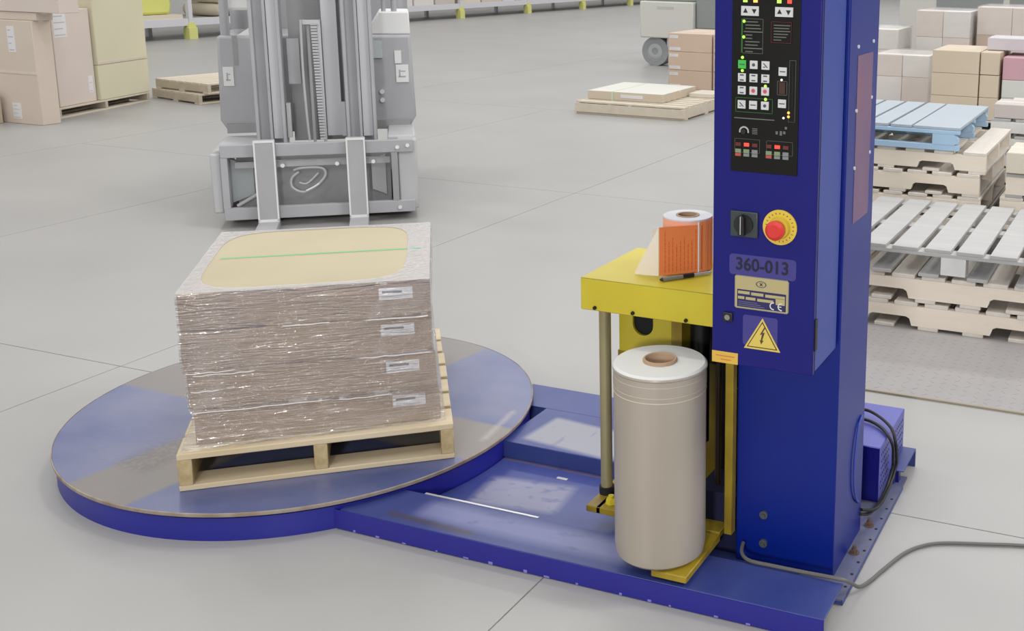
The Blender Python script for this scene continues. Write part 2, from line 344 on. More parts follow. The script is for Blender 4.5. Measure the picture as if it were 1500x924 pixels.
pr.mat(1); pbox(pr, 1.929, 1.934, 1.552, 1.638)
for z0, z1 in ((1.403, 1.4405),): frame(pr, 1.917, 2.017, z0, z1, .0014)
pr.mat(0); pbox(pr, 1.914, 2.022, 1.3865, 1.389); frame(pr, 2.028, 2.054, 1.452, 1.487); frame(pr, 2.059, 2.076, 1.385, 1.54, .0007)
pbox(pr, 2.06, 2.076, 1.385, 1.3862); frame(pr, 1.916, 1.984, 1.30, 1.335, .0006); frame(pr, 2.002, 2.072, 1.30, 1.335, .0006)
for k in range(4): pbox(pr, 1.963, 1.977, 1.349+k*.0042, 1.351+k*.0042)
for x, z, a in ((2.026, 1.3565, .004), (2.037, 1.356, .0055), (2.046, 1.358, .0035), (2.05, 1.37, .003)): pbox(pr, x, x+.006, z-a, z+a)
pr.build('panel_print', [m_line, m_lineg, m_liner], cab)
def button(x, z, mark='none', m=m_white, s=.0062):
    b_ = MB().box(x-s, x+s, PF-.003, PF, z-s, z+s)
    y0, y1 = PF-.0036, PF-.003
    if mark == 'up': b_.mat(1).prism([(x-s*.55, z-s*.4), (x+s*.55, z-s*.4), (x, z+s*.6)], y0, y1, 'y')
    elif mark == 'down': b_.mat(1).prism([(x-s*.55, z+s*.4), (x, z-s*.6), (x+s*.55, z+s*.4)], y0, y1, 'y')
    elif mark == 'dot': b_.mat(1).cyl((x, y1, z), (x, y0, z), s*.4, n=12)
    elif mark == 'bars': b_.mat(1); b_.box(x-s*.5, x+s*.5, y0, y1, z+s*.45, z+s*.75); b_.box(x-s*.5, x+s*.5, y0, y1, z-s*.75, z-s*.45)
    elif mark == 'red': b_.mat(2).cyl((x, y1, z), (x, y0, z), s*.5, n=12)
    elif mark == 'slash': b_.mat(1).box(-s*.7, s*.7, y0, y1, -s*.12, s*.12, Matrix.Translation((x, 0, z)) @ Matrix.Rotation(PI/4, 4, 'Y')); b_.box(x-s*.6, x, y0, y1, z-s*.5, z-s*.3)
    elif mark == 'lines': b_.mat(1); b_.box(x-s*.7, x+s*.7, y0, y1, z-s*.12, z+s*.12)
    b_.build('button', [m, m_ink if mark not in ('up', 'down') else m_black, mat('pinkish_red', (190, 80, 90), .5)], cab, bevel=.0012, seg=2)
button(1.9415, 1.657, 'up', s=.0118); button(1.9645, 1.657, 'down', s=.0118); button(2.031, 1.657, 'up', s=.0118); button(2.054, 1.657, 'down', s=.0118)
rows = ((1.524, ('lines', 'dot', 'slash')), (1.491, ('bars', 'bars', 'bars')), (1.459, ('bars', 'red', 'red')), (1.423, ('slash', 'lines', 'dot')))
for r_, (z, ms) in enumerate(rows):
    for c_, mk in enumerate(ms):
        button((1.934, 1.965, 1.9965)[c_], z, mk, m_grn if (r_ == 0 and c_ == 0) else m_white, .0105)
button(2.042, 1.511, 'lines', s=.0105); button(2.042, 1.431, 'lines', s=.0105)
def led(x, z, m, r=.0032): MB().cyl((x, PF, z), (x, PF-.003, z), r, r*.7, n=12).build('indicator_light', m, cab)
for x, z in ((1.937, 1.631), (1.9365, 1.592), (1.934, 1.541), (1.934, 1.508), (1.9965, 1.472), (1.9975, 1.439)): led(x, z, m_lime, .0042)
led(2.039, 1.490, mat('lit_white_led', (235, 235, 220), .4, emit=.5)); led(2.046, 1.395, MATS['lit_white_led']); led(2.059, 1.409, m_orled, .0038); led(2.059, 1.399, m_orled, .0038)
for x, m_ in ((1.940, m_lime), (1.967, m_orled), (2.029, m_lime), (2.056, m_redled)):
    MB().box(x-.0055, x+.0055, PF-.002, PF, 1.678, 1.70).build('bar_light', m_, cab)
MB().box(2.033, 2.049, PF-.001, PF, 1.455, 1.484).build('level_display', mat('dark_red_window', (64, 34, 26), .4), cab)
MB().box(2.067, 2.07, PF-.001, PF, 1.42, 1.53).build('slider_slot', m_void, cab)
dl = MB()
for k in range(14):
    a0 = math.radians(-15+k*15); p = [(1.941+r*math.cos(a), 1.354+r*math.sin(a)) for r, a in ((.0095, a0), (.0135, a0), (.0135, a0+.27), (.0095, a0+.27))]
    dl.prism(p, PF-.001, PF, 'y')
dl.build('dial_scale', mat('pale_dial_print', (168, 168, 164), .5), cab)
MB().cyl((1.941, PF, 1.354), (1.941, PF-.007, 1.354), .0075, .0065, n=20).build('dial_knob', m_black, cab)
for x0 in (1.922, 2.005):
    for k in range(3):
        x = x0+k*.0225+.004
        MB().box(x-.007, x+.007, PF-.0015, PF, 1.316, 1.325).build('digit_window', m_redled if k == 1 else mat('dim_red_window', (96, 36, 34), .4), cab)
        kb = MB().box(x-.0078, x+.0078, PF-.002, PF, 1.2985, 1.3085); kb.mat(1).box(x-.0078, x+.0078, PF-.002, PF, 1.290, 1.2975)
        kb.build('small_key', [mat('key_pale_green', (120, 136, 104), .5) if k < 2 else mat('key_grey', (120, 122, 124), .5), (mat('key_red', (170, 74, 66), .5) if k == 0 else mat('key_grey', (120, 122, 124), .5))], cab)
# rotary switch
MB().box(1.907, 1.983, -.512, -.505, 1.078, 1.146).build('switch_plate', mat('dark_grey_plate', (52, 60, 62), .4), cab, bevel=.003)
hd = MB().cyl((1.945, -.512, 1.112), (1.945, -.518, 1.112), .026, n=28); hd.prism([(-.009, -.026), (.009, -.026), (.007, .022), (0, .030), (-.007, .022)], -.534, -.518, 'y', Matrix.Translation((1.945, 0, 1.112)))
hd.build('switch_handle', m_black, cab, bevel=.002)
MB().box(1.9432, 1.9448, -.5347, -.534, 1.09, 1.137).build('handle_strip', m_paper, cab)  # thin pale strip along the switch handle
# emergency stop
MB().cyl((2.042, -.505, 1.113), (2.042, -.509, 1.113), .046, n=40).cyl((2.042, -.509, 1.113), (2.042, -.522, 1.113), .03, .027, n=32).build('stop_disc', mat('safety_yellow', (214, 184, 62), .45), cab)
MB().cyl((2.042, -.522, 1.113), (2.042, -.536, 1.113), .016, n=24).cyl((2.042, -.536, 1.113), (2.042, -.548, 1.113), .024, .0255, n=28).cyl((2.042, -.548, 1.113), (2.042, -.555, 1.113), .0255, .017, n=28).build('stop_button', m_red, cab)
tg = MB()
for k in range(22):
    a = 2*PI*k/22
    tg.box(-.0009, .0009, -.0096, -.0091, .0345, .039, Matrix.Translation((2.042, -.5, 1.113)) @ Matrix.Rotation(a, 4, 'Y'))
tg.build('ring_marks', m_ink, cab)
# sticker, number, rating plate, warning triangle, lock
def rrect(x0, x1, z0, z1, r, n=5, skew=0):
    pts = []
    for cx, cz, a in ((x1-r, z1-r, 0), (x0+r, z1-r, PI/2), (x0+r, z0+r, PI), (x1-r, z0+r, 1.5*PI)):
        pts += [(cx+r*math.cos(a+PI/2*k/n), cz+r*math.sin(a+PI/2*k/n)+skew*(cx-x0)) for k in range(n+1)]
    return pts
m_stk = mat('clear_sticker_over_blue', (60, 56, 126), .35)
MB().prism(rrect(1.904, 2.088, .974, 1.030, .010), -.5056, -.505, 'y').build('number_sticker', m_stk, cab)
text_mesh('machine_number', '360-013', .047, mat('dark_number_ink', (14, 12, 44), .5), cab, (1.995, -.5058, 1.003), sx=.95)
pl = MB().box(1.922, 2.068, -.5075, -.505, .886, .972); pl.mat(1)
pl.box(1.9275, 2.063, -.5081, -.5074, .889, .9365)
pl.mat(0)
for x0, x1, z0, z1 in ((1.930, 1.963, .9245, .9325), (1.967, 2.001, .9235, .9315), (2.006, 2.060, .9225, .9305), (1.930, 1.948, .9105, .918), (1.952, 1.979, .910, .9175), (1.984, 2.029, .909, .9165), (2.035, 2.060, .906, .924)): pl.box(x0, x1, -.5086, -.508, z0, z1)
pl.mat(2)
for k in range(3): pl.box(1.931, 2.004-k*.01, -.5086, -.508, .8925+k*.005, .8945+k*.005)
pl.build('rating_plate', [mat('brassy_plate', (178, 166, 120), .45, .2), mat('plate_navy', (34, 30, 82), .5), mat('plate_print', (96, 92, 124), .5)], cab, bevel=.0008, seg=1)
fr_ = MB().box(1.920, 2.070, -.5066, -.505, .884, .887).box(1.920, 2.070, -.5066, -.505, .971, .974).box(1.920, 1.923, -.5066, -.505, .884, .974).box(2.067, 2.070, -.5066, -.505, .884, .974)
fr_.build('plate_rim', m_steel, cab)
em = MB()
for k in range(28):
    a = 2*PI*k/28; b_ = 2*PI*(k+1)/28
    em.prism([(1.994+r*math.cos(t)*1.7, .9555+r*math.sin(t)) for r, t in ((.0072, a), (.0084, a), (.0084, b_), (.0072, b_))], -.5083, -.5074, 'y')
for a in (.8, -.8): em.box(-.005, .005, -.0006, .0003, -.001, .001, Matrix.Translation((1.994, -.5077, .9555)) @ Matrix.Rotation(a, 4, 'Y'))
em.build('plate_emblem', MATS['plate_navy'], cab)
ce = MB()
for cx, bar in ((2.029, False), (2.051, True)):
    for k in range(14):
        a = math.radians(80+k*200/14); b_ = math.radians(80+(k+1)*200/14)
        ce.prism([(cx+r*math.cos(t), .9015+r*math.sin(t)) for r, t in ((.0075, a), (.0104, a), (.0104, b_), (.0075, b_))], -.5088, -.508, 'y')
    if bar: ce.box(cx-.008, cx, -.5088, -.508, .9003, .9027)
ce.build('plate_mark', m_paper, cab)
MB().prism(rrect(1.944, 2.041, .785, .868, .008), -.5056, -.505, 'y').build('triangle_sticker', m_stk, cab)
wt = MB().prism([(1.948, .7765), (2.050, .7765), (1.999, .8640)], -.5062, -.5056, 'y')
wt.mat(1).prism([(1.956, .7815), (2.042, .7815), (1.999, .8550)], -.5067, -.5061, 'y'); wt.mat(0).prism([(1.9605, .7842), (2.0375, .7842), (1.999, .8500)], -.5072, -.5066, 'y')
wt.mat(1).prism([(2.0045, .8400), (1.9925, .8180), (1.9985, .8205), (1.9955, .8030), (1.9925, .8045), (1.9965, .7925), (2.0035, .8035), (1.9995, .8030), (2.0065, .8265), (2.0000, .8240), (2.0080, .8390)], -.5077, -.5071, 'y')
wt.build('warning_triangle', [mat('warning_yellow', (208, 184, 86), .5), mat('warning_dark', (72, 58, 40), .6)], cab)
MB().box(1.888, 1.916, -.512, -.505, .843, .869).build('lock_body', m_black, cab, bevel=.003)
MB().cyl((1.902, -.512, .856), (1.902, -.514, .856), .0075, n=20).box(1.9012, 1.9028, -.5146, -.514, .852, .860).build('lock_barrel', m_steel, cab)

# film carriage (yellow)
car = MB()
car.box(1.357, 1.835, -.325, -.321, .752, .85); car.box(1.357, 1.361, -.321, .045, .752, .85); car.box(1.357, 1.835, .041, .045, .752, .85); car.box(1.357, 1.835, -.325, .045, .846, .850)
car = car.build('film_carriage', m_yel, W, bevel=.002, seg=1)
for x in (1.405, 1.53, 1.70, 1.79): MB().cyl((x, -.325, .762), (x, -.331, .762), .006, n=6, smooth=False).build('screw', m_void, car)
MB().cyl((1.372, -.205, .118), (1.372, -.205, .85-.006), .0185, n=24).build('guide_pole', mat('greyish_pole', (158, 150, 124), .4, .3, var=.3, vscale=(6, 6, .6), rgb2=(150, 140, 92)), car)
MB().cyl((1.372, -.205, .106), (1.372, -.205, .13), .024, n=24).build('pole_collar', m_void, car)
MB().box(1.385, 1.80, -.302, .03, .085, .106).box(1.35, 1.40, -.302, -.10, .085, .106).build('lower_plate', m_yel2, car, bevel=.002, seg=1)
MB().cyl((1.417, -.262, .106), (1.417, -.262, .122), .018, .016, n=6, smooth=False).cyl((1.417, -.262, .122), (1.417, -.262, .132), .009, n=12).build('nut', m_yel, car)
MB().box(1.695, 1.803, -.550, -.302, .079, .099).build('roll_plate', m_yel2, car, bevel=.002, seg=1)
# bracket plate with a round-bottomed opening
bp_ = [(1.40, .575), (1.40, .752), (1.447, .752), (1.447, .680)]+[(1.482+.035*math.cos(a), .668+.035*math.sin(a)) for a in [PI+PI*k/10 for k in range(11)]]+[(1.517, .680), (1.517, .752), (1.585, .752), (1.585, .575)]
MB().prism(bp_, -.165, -.155, 'y').build('bracket_plate', m_yel, car)
MB().cyl((1.482, -.12, .60), (1.482, -.12, .75), .028, n=20).build('roller_shaft', m_black, car)
MB().box(1.395, 1.59, -.165, -.07, .555, .575).build('bracket_shelf', m_yel2, car)
MB().box(1.59, 1.625, -.19, -.12, .50, .752).build('bracket_post', m_yel2, car)
MB().cyl((1.432, -.167, .735), (1.432, -.172, .735), .006, n=8).cyl((1.55, -.167, .735), (1.55, -.172, .735), .007, n=8).build('bracket_screw', m_rim, car)
MB().cyl((1.655, -.12, .30), (1.655, -.12, .752), .030, n=24).build('rubber_roller', m_black, car)
MB().cyl((1.72, -.06, .14), (1.72, -.06, .752), .034, n=24).build('stretch_roller', mat('dark_rubber', (32, 26, 24), .45), car)
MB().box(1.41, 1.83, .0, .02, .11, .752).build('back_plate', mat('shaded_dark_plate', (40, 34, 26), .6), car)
MB().box(1.64, 1.765, -.03, -.015, .106, .52).build('inner_panel', m_yel2, car)
MB().cyl((1.747, -.19, .106), (1.747, -.19, .752), .0085, n=14).build('tie_rod', mat('dark_rod', (46, 34, 20), .4, .3), car)
MB().cyl((1.775, -.15, .15), (1.775, -.15, .50), .017, n=20).build('wooden_roller', mat('tan_roller', (164, 124, 84), .6), car)
MB().box(1.755, 1.80, -.17, -.13, .138, .15).build('roller_stop', m_void, car)
MB().box(1.815, 1.840, -.305, -.275, .106, .70).build('corner_post', m_yel2, car, bevel=.002, seg=1)
lb = MB().box(1.857, 1.931, -.5062, -.505, .7255, .757); lb.mat(1)
for k in range(2): lb.box(1.868+k*.014, 1.922-k*.010, -.5067, -.5061, .744-k*.010, .7465-k*.010)
lb.build('yellow_label', [mat('label_amber', (208, 168, 70), .5), mat('label_red_ink', (196, 110, 50), .6)], cab)
MB().box(1.44, 1.53, -.150, -.146, .60, .752).build('opening_shade_sheet', m_void, car)  # dark sheet added so the bracket opening looks fully shaded
MB().tube([(1.70, -.215, .115), (1.722, -.235, .12), (1.738, -.235, .14), (1.733, -.215, .17), (1.716, -.20, .185)], .0045).build('threading_hook', m_black, car)
MB().tube([(1.722, -.239, .15), (1.727, -.236, .165), (1.722, -.228, .18)], .003).build('hook_mark', m_paper, car)

# ------------------------------------------------------------------ film roll, label roll, pen, cable
fr = thing('film_roll', 'large upright roll of milky clear stretch film standing before the yellow carriage', 'film roll', (1.673, -.442, .099))
m_film = mat('wound_stretch_film', (168, 159, 147), .33, var=.12, vscale=(14, 14, .5), rgb2=(156, 147, 134), spec=.45)
MB().lathe([(.045, .004), (.112, .0), (.126, .012), (.1305, .04), (.130, .50), (.1315, .535), (.130, .562), (.1335, .566), (.1325, .572), (.126, .578), (.045, .578)], 72, closed=True).build('film', m_film, fr)
for p in fr.children[0].data.polygons:
    if p.center.z > .574: p.material_index = 1
fr.children[0].data.materials.append(mat('film_end_white', (212, 212, 208), .5))
rg = MB()
for z in (.545, .515, .50): rg.lathe([(.1302, z), (.1313, z+.002), (.1302, z+.004)], 72)
rg.build('film_ridge', mat('film_ridge_cream', (186, 177, 158), .4), fr)
MB().lathe([(.040, .002), (.0485, .002), (.0485, .584), (.046, .587), (.042, .587), (.040, .584)], 40, closed=True).build('core_tube', mat('cardboard_core', (168, 140, 112), .75), fr)

lr = thing('label_roll', 'roll of bright orange printed shipping labels standing on the yellow shelf', 'label roll', (1.603, -.100, .8505))
m_or = mat('orange_label', (224, 124, 64), .6); m_orp = mat('pale_orange_label', (240, 170, 140), .6); m_orx = mat('orange_print', (204, 96, 40), .6)
rb = MB().lathe([(.036, 0), (.075, 0), (.075, .160), (.036, .160)], 56, closed=True); rb.build('wound_labels', m_orp, lr)
ed = MB()
MB().lathe([(.036, .1601), (.0745, .1601), (.0745, .164), (.036, .164)], 56, closed=True).build('backing_edge', m_paper, lr)
MB().lathe([(.029, .0), (.036, .0), (.036, .1665), (.029, .1665)], 32, closed=True).build('core_tube', MATS['cardboard_core'], lr)
# unwound label web: tangent sheet in front, then backing peeled away to the left
def slab_(mb, p, q, z0, z1, th=.0012, ztop2=None):
    p = Vector(p); q = Vector(q); d = (q-p).normalized(); n = Vector((-d.y, d.x))*th; zt = z1 if ztop2 is None else ztop2
    vs = [(p.x, p.y, z0), (q.x, q.y, z0), (q.x, q.y, zt), (p.x, p.y, z1)]; vs += [(a+n.x, b+n.y, c) for a, b, c in vs]
    mb._add(vs, [(0, 1, 2, 3), (7, 6, 5, 4), (0, 4, 5, 1), (1, 5, 6, 2), (2, 6, 7, 3), (3, 7, 4, 0)])
A_, B_ = (.0575, -.0495), (-.036, -.126)
sh = MB(); slab_(sh, A_, B_, .003, .150); sh.mat(1)
dx, dy = (B_[0]-A_[0]), (B_[1]-A_[1])
for k in range(9):
    t_ = .06+k*.098; ln_ = math.hypot(dx, dy); x = A_[0]+dx*t_-dy/ln_*.0013; y = A_[1]+dy*t_+dx/ln_*.0013
    zt = .14 if k in (0, 8) else (.118-.012*(k % 3)); zz = .012
    while zz < zt:
        l = random.uniform(.006, .02); slab_(sh, (x, y), (x+dx*.022, y+dy*.022), zz, min(zz+l, zt), .0006); zz += l+.003
sh.build('front_label', [m_or, m_orx], lr)
MB().cyl((.0585, -.0495, .003), (.0585, -.0495, .158), .0028, n=8).build('label_gap', m_paper, lr)
s2_ = MB()
for k in range(9):
    a0 = -.70+k*.16; slab_(s2_, (.076*math.cos(a0), .076*math.sin(a0)), (.076*math.cos(a0+.15), .076*math.sin(a0+.15)), .003, .158, -.0008)
s2_.mat(1)
for a0 in (-.60, -.57, -.25, .0): slab_(s2_, (.0772*math.cos(a0), .0772*math.sin(a0)), (.0772*math.cos(a0+.02), .0772*math.sin(a0+.02)), .012, .148, -.0006)
s2_.build('next_label', [mat('mid_orange_label', (238, 140, 86), .6), m_orx], lr)
bk = MB(); slab_(bk, (-.037, -.127), (-.112, -.134), .001, .150, .001, .008)
slab_(bk, (-.037, -.125), (-.090, -.060), .001, .150, .001, .12)
bk.build('peeled_backing', mat('waxy_backing_paper', (226, 214, 196), .5), lr)['label'] = 'pale waxy backing paper peeled to the left'

pen = thing('marker_pen', 'slim grey marker pen with black grip lying before the orange label roll', 'pen', (1.600, -.272, .8575), math.atan2(.125, .100))
MB().cyl((0, 0, 0), (.075, 0, 0), .0062, n=14).build('barrel', mat('pen_grey', (128, 126, 122), .35, .2), pen)
MB().cyl((.066, 0, 0), (.102, 0, 0), .0065, n=14).build('grip', m_black, pen)
MB().cyl((.102, 0, 0), (.160, 0, 0), .0050, .0045, n=14).build('cap', mat('pen_silver', (178, 180, 186), .3, .4), pen)
MB().cyl((-.008, 0, 0), (0, 0, 0), .003, .0058, n=12).build('tip', m_black, pen)

tag(MB().tube([(1.872, -.29, .082), (1.885, -.335, .0775), (1.92, -.366, .0765), (1.99, -.368, .0765), (2.093, -.366, .0765), (2.193, -.362, .0765), (2.216, -.335, .055), (2.232, -.29, .020), (2.25, -.222, .0075), (2.268, -.16, .0075), (2.303, -.05, .0075), (2.345, .018, .0075), (2.405, .062, .0075), (2.52, .102, .0075), (2.66, .145, .0075), (2.95, .20, .0075), (3.4, .22, .0075)], .0056).build('power_cable', mat('grey_cable', (96, 94, 90), .5)), 'grey power cable running from the column foot across the floor to the right', 'cable')

# ------------------------------------------------------------------ pallets
def pallet(label, loc, rz, Wd, D, h, mb_, ms, n=7, group=None, notch=False, name='pallet', mids=3, bt=.02, nb=3, gapmode=0, blocks=False, tw=.115):
    """local: stringers along Y at x = +-W/2; top boards run along X. Origin centre bottom."""
    p = thing(name, label, 'pallet', loc, rz, group)
    sw = .042
    bw = [tw+(.02 if i in (0, n-1) else 0) for i in range(n)]; gap = (D-sum(bw))/(n-1); y = -D/2
    for i in range(n):
        piece('top_board', (Wd, bw[i], bt), mb_, p, (random.uniform(-.004, .004) if 0 < i < n-1 else 0, y+bw[i]/2, h-bt/2), random.uniform(-.004, .004)); y += bw[i]+gap
    zs0, zs1 = bt*.9, h-bt
    for k in range(mids):
        x = -Wd/2+sw/2+k*(Wd-sw)/(mids-1)
        if blocks:
            piece('runner', (sw*2, D, bt), mb_, p, (x+(sw/2 if k == 0 else (-sw/2 if k == mids-1 else 0)), 0, h-bt*1.5), bevel=.001)
            for j in range(3): piece('block', (sw*2, .12, h-bt*3), ms, p, (x+(sw/2 if k == 0 else (-sw/2 if k == mids-1 else 0)), -D/2+.06+j*(D-.12)/2, bt+(h-bt*3)/2), bevel=.001)
        elif notch:
            a = D*.15; b_ = D*.19; H = (zs1-zs0)*.45
            pts = [(-D/2, zs0), (-D/2+a, zs0)]+[(-D/2+a+.012, zs0+H*.8), (-D/2+a+.03, zs0+H), (-D/2+a+b_-.03, zs0+H), (-D/2+a+b_-.012, zs0+H*.8), (-D/2+a+b_, zs0)]
            pts += [(-q[0], q[1]) for q in pts[::-1]]
            pts = pts+[(D/2, zs1), (-D/2, zs1)]
            key = ('stringer', D, h, ms.name, bt)
            if key not in PIECES: PIECES[key] = MB().prism(pts, -sw/2, sw/2, 'x').mesh('stringer', ms)
            o = bpy.data.objects.new('stringer', PIECES[key]); COL.objects.link(o); o.parent = p; o.location = (x, 0, 0)
        else: piece('stringer', (sw, D, zs1-zs0), ms, p, (x, 0, (zs0+zs1)/2))
    for i in range(nb):
        w_ = .10; yy = -D/2+w_/2+i*(D-w_)/(nb-1); piece('bottom_board', (Wd, w_, bt*.9), mb_, p, (0, yy, bt*.45))
    return p

ua = math.radians(38.9); u = Vector((math.cos(ua), math.sin(ua))); v = Vector((-math.sin(ua), math.cos(ua)))
FL = Vector((.114, -.693)); pc = FL+u*.42+v*.505
pallet('pine pallet under the wrapped cartons on the blue turntable', (pc.x, pc.y, .0965), ua, .84, 1.01, .125, m_wood, m_wood2, n=7, nb=3)

# ------------------------------------------------------------------ the wrapped cartons
FC = [(-.002, .052, 38.9, .2235, .341), (-.012, .050, 38.2, .342, .474), (-.022, .052, 37.6, .475, .603), (-.022, .060, 36.6, .604, .726)]   # along u, along v, angle, z0, z1
BW, BD = .752, .80
corners = []
names_ = ('lowest brown carton of the wrapped load, resting on the pallet', 'second brown carton from the bottom of the wrapped load', 'third brown carton from the bottom, under the top one', 'topmost carton of the load with cream lid and green strap')
for i, (du, dv, ang, z0, z1) in enumerate(FC):
    a = math.radians(ang); o2 = FL+u*(.052+du)+v*dv
    c = thing('carton', names_[i], 'box', (o2.x, o2.y, z0), a, 'wrapped cartons on the turntable pallet')
    uu = Vector((math.cos(a), math.sin(a))); vv = Vector((-math.sin(a), math.cos(a)))
    corners.append((o2, o2+uu*BW, o2+uu*BW+vv*BD, o2+vv*BD, z0, z1))
    h = z1-z0; bx = MB().box(0, BW, 0, BD, 0, h)
    bx.build('carton_body', m_card, c, bevel=.004)
    x0 = .595 if i else .60; lz = h*.50
    lab = MB().box(x0, x0+.105, -.0012, .001, lz, lz+.040); lab.mat(1).box(x0+.010, x0+.072, -.0018, -.0011, lz+.022, lz+.030)
    lab.mat(2).box(x0+.010, x0+.085, -.0018, -.0011, lz+.006, lz+.016)
    lo = lab.build('shipping_label', [m_paper, m_ink, mat('faint_print', (186, 188, 196), .7)], c)
    if i == 3:
        MB().box(.0, BW, 0, BD, h-.003, h+.0015).build('lid', m_cardtop, c)
        MB().box(.06, BW-.03, BD*.50-.006, BD*.50+.009, h+.0015, h+.0032, Matrix.Translation((0, 0, 0))).build('green_strap', m_green, c)
        MB().box(.05, BW-.04, BD*.50-.012, BD*.50-.006, h+.0015, h+.0022).build('lid_crease', mat('crease_tan', (206, 170, 130), .7), c)

# stretch film wrapped round the load, hugging the cartons and flaring to the pallet corners
def ring(cs, off, z, n=14, wob=0.):
    pts = []
    ctr = sum((Vector(c) for c in cs), Vector((0, 0)))/4
    for k in range(4):
        a, b_ = Vector(cs[k]), Vector(cs[(k+1) % 4]); d = (b_-a).normalized(); nrm = Vector((d.y, -d.x))
        for j in range(n):
            t = j/n; corner = .012 if j == 0 else 0
            p = a+(b_-a)*t; pp = p+nrm*(off+wob*random.random())
            if j == 0:
                d0 = (a-Vector(cs[(k-1) % 4])).normalized(); n0 = Vector((d0.y, -d0.x)); pp = a+(nrm+n0)*off
            pts.append((pp.x, pp.y, z))
    return pts
F = MB(); rings = []
pcs = [FL+u*.01+v*.012, FL+u*.83+v*.012, FL+u*.83+v*1.0, FL+v*1.0+u*.01]
low = corners[0][:4]
rings.append(ring([low[0].lerp(pcs[0], .93), low[1].lerp(pcs[1], .45), low[2].lerp(pcs[2], .6), low[3].lerp(pcs[3], .9)], .003, .2235))
rings.append(ring([low[0].lerp(pcs[0], .45), low[1].lerp(pcs[1], .22), low[2].lerp(pcs[2], .4), low[3].lerp(pcs[3], .45)], .004, .262, wob=.002))
for ci, c in enumerate(corners):
    z0, z1 = c[4], c[5]
    for z in ([z0+.085] if ci == 0 else [z0+.012, (z0+z1)/2])+[z1-.012]:
        rings.append(ring(c[:4], .0045, z, wob=.0035))
top = corners[3]; rings.append(ring(top[:4], .0035, top[5]+.002))
ctr = sum((Vector(c) for c in top[:4]), Vector((0, 0)))/4
inner = []
a3 = math.radians(FC[3][2]); uu = Vector((math.cos(a3), math.sin(a3))); vv = Vector((-math.sin(a3), math.cos(a3)))
outer = rings[-1]; n_ = len(outer)
def superell(t): 
    c, s = math.cos(t), math.sin(t); e = .45
    return (abs(c)**e*(1 if c > 0 else -1), abs(s)**e*(1 if s > 0 else -1))
for x, y, z in outer:
    l = Vector((x, y))-ctr; lu, lv = l.dot(uu)/(BW/2), l.dot(vv)/(BD/2); r = max(abs(lu), abs(lv)); lu /= r; lv /= r
    q = (abs(lu)**5+abs(lv)**5)**(1/5); lu /= q; lv /= q
    p = ctr+uu*(lu*(BW/2-.055)-.020)+vv*(lv*(BD/2-.028)-.004)
    inner.append((p.x, p.y, z+.0015))
rings.append(inner)
vs = [p for r in rings for p in r]
m = len(rings)
F._add(vs, [(i*n_+j, i*n_+(j+1) % n_, (i+1)*n_+(j+1) % n_, (i+1)*n_+j) for i in range(m-2) for j in range(n_)], True)
F.mat(1); F._add(vs, [((m-2)*n_+j, (m-2)*n_+(j+1) % n_, (m-1)*n_+(j+1) % n_, (m-1)*n_+j) for j in range(n_)])
# bands where the film overlaps on the right and back, glossy glints drawn as white tubes on the front
FT = thing('stretch_film', 'clear glinting stretch film wrapped tightly around the stacked brown cartons', 'film')
F.build('film_skin', [film_mat('clear_stretch_film', .14, .12, 1.0, (6, 6, 85), (214, 204, 198), 6.0), film_mat('film_over_lid', .6, .3, .3, (30, 30, 30), (205, 200, 200))], FT)
m_film_glint = mat('painted_film_glint', (226, 222, 220), .25)
for ci, dz, a0, a1 in ((0, .112, .0, .42), (1, .065, .01, .09), (1, .127, .0, .14), (1, .118, .02, .20), (0, .108, .42, .60), (2, .128, .30, .44), (1, .129, .50, .745), (2, .126, .55, .745), (3, -.002, .60, .745)):
    o2, pe, _, _, z0, z1 = corners[ci]; d_ = (pe-o2).normalized(); nrm = Vector((d_.y, -d_.x)); pts = []
    for k in range(9):
        p = o2+d_*(a0+(a1-a0)*k/8)+nrm*(.0085 if 0 < k < 8 else .005); pts.append((p.x, p.y, z0+dz+random.uniform(-.0015, .0015)))
    MB().tube(pts, .0014, 6, 3).build('film_glint_line', m_film_glint, FT)

# ------------------------------------------------------------------ forklift
FO = thing('forklift', 'large pale grey forklift truck with tall mast facing the turntable, forks down', 'forklift', (-2.31, 2.65, 0), math.atan2(.624, .7815))
g1 = mat('forklift_grey', (178, 177, 180), .5, var=.15, vscale=(3, 3, 3)); g2 = mat('forklift_dark_grey', (160, 159, 160), .6, var=.15, vscale=(4, 4, 4))
g3 = mat('forklift_light_grey', (190, 190, 191), .5, var=.12, vscale=(4, 4, 4)); g4 = mat('forklift_bare_edge', (228, 228, 226), .5); g5 = mat('forklift_pale_metal', (188, 188, 191), .45, .1)  # background haze is mixed into these pale forklift greys
for x0, x1 in ((-.372, -.246), (.182, .300)):
    fk = MB().box(x0, x1, -.165, -.115, .0, .58).box(x0, x1, -1.05, -.165, .004, .045)
    fk = fk.build('fork', g2 if False else mat('fork_steel', (176, 176, 178), .5, var=.2, vscale=(8, 8, 4), rgb2=(166, 166, 168)), FO, bevel=.004)
    e = MB().box(x0, x0+.010, -.1675, -.165, .05, .58).box(x1-.010, x1, -.1675, -.165, .05, .58).box(x0+.010, x1-.010, -.1675, -.165, .565, .58).box(x0, x1, -.1675, -.165, .045, .062)
    e.build('worn_edge', g4, fk)
fc = MB().box(-.575, .60, -.113, -.07, .465, .548).box(-.575, .60, -.113, -.07, .055, .135).build('fork_carriage', g1, FO, bevel=.004)
MB().box(-.575, -.535, -.113, .02, .135, .465).build('end_plate', g1, fc); MB().box(.46, .50, -.113, .02, .135, .465).build('end_plate', g2, fc)
MB().box(-.50, .45, -.05, -.02, .385, .425).build('cross_bar', g3, fc)
MB().cyl((-.50, -.06, .14), (-.36, -.06, .22), .012).build('brace', g3, fc)
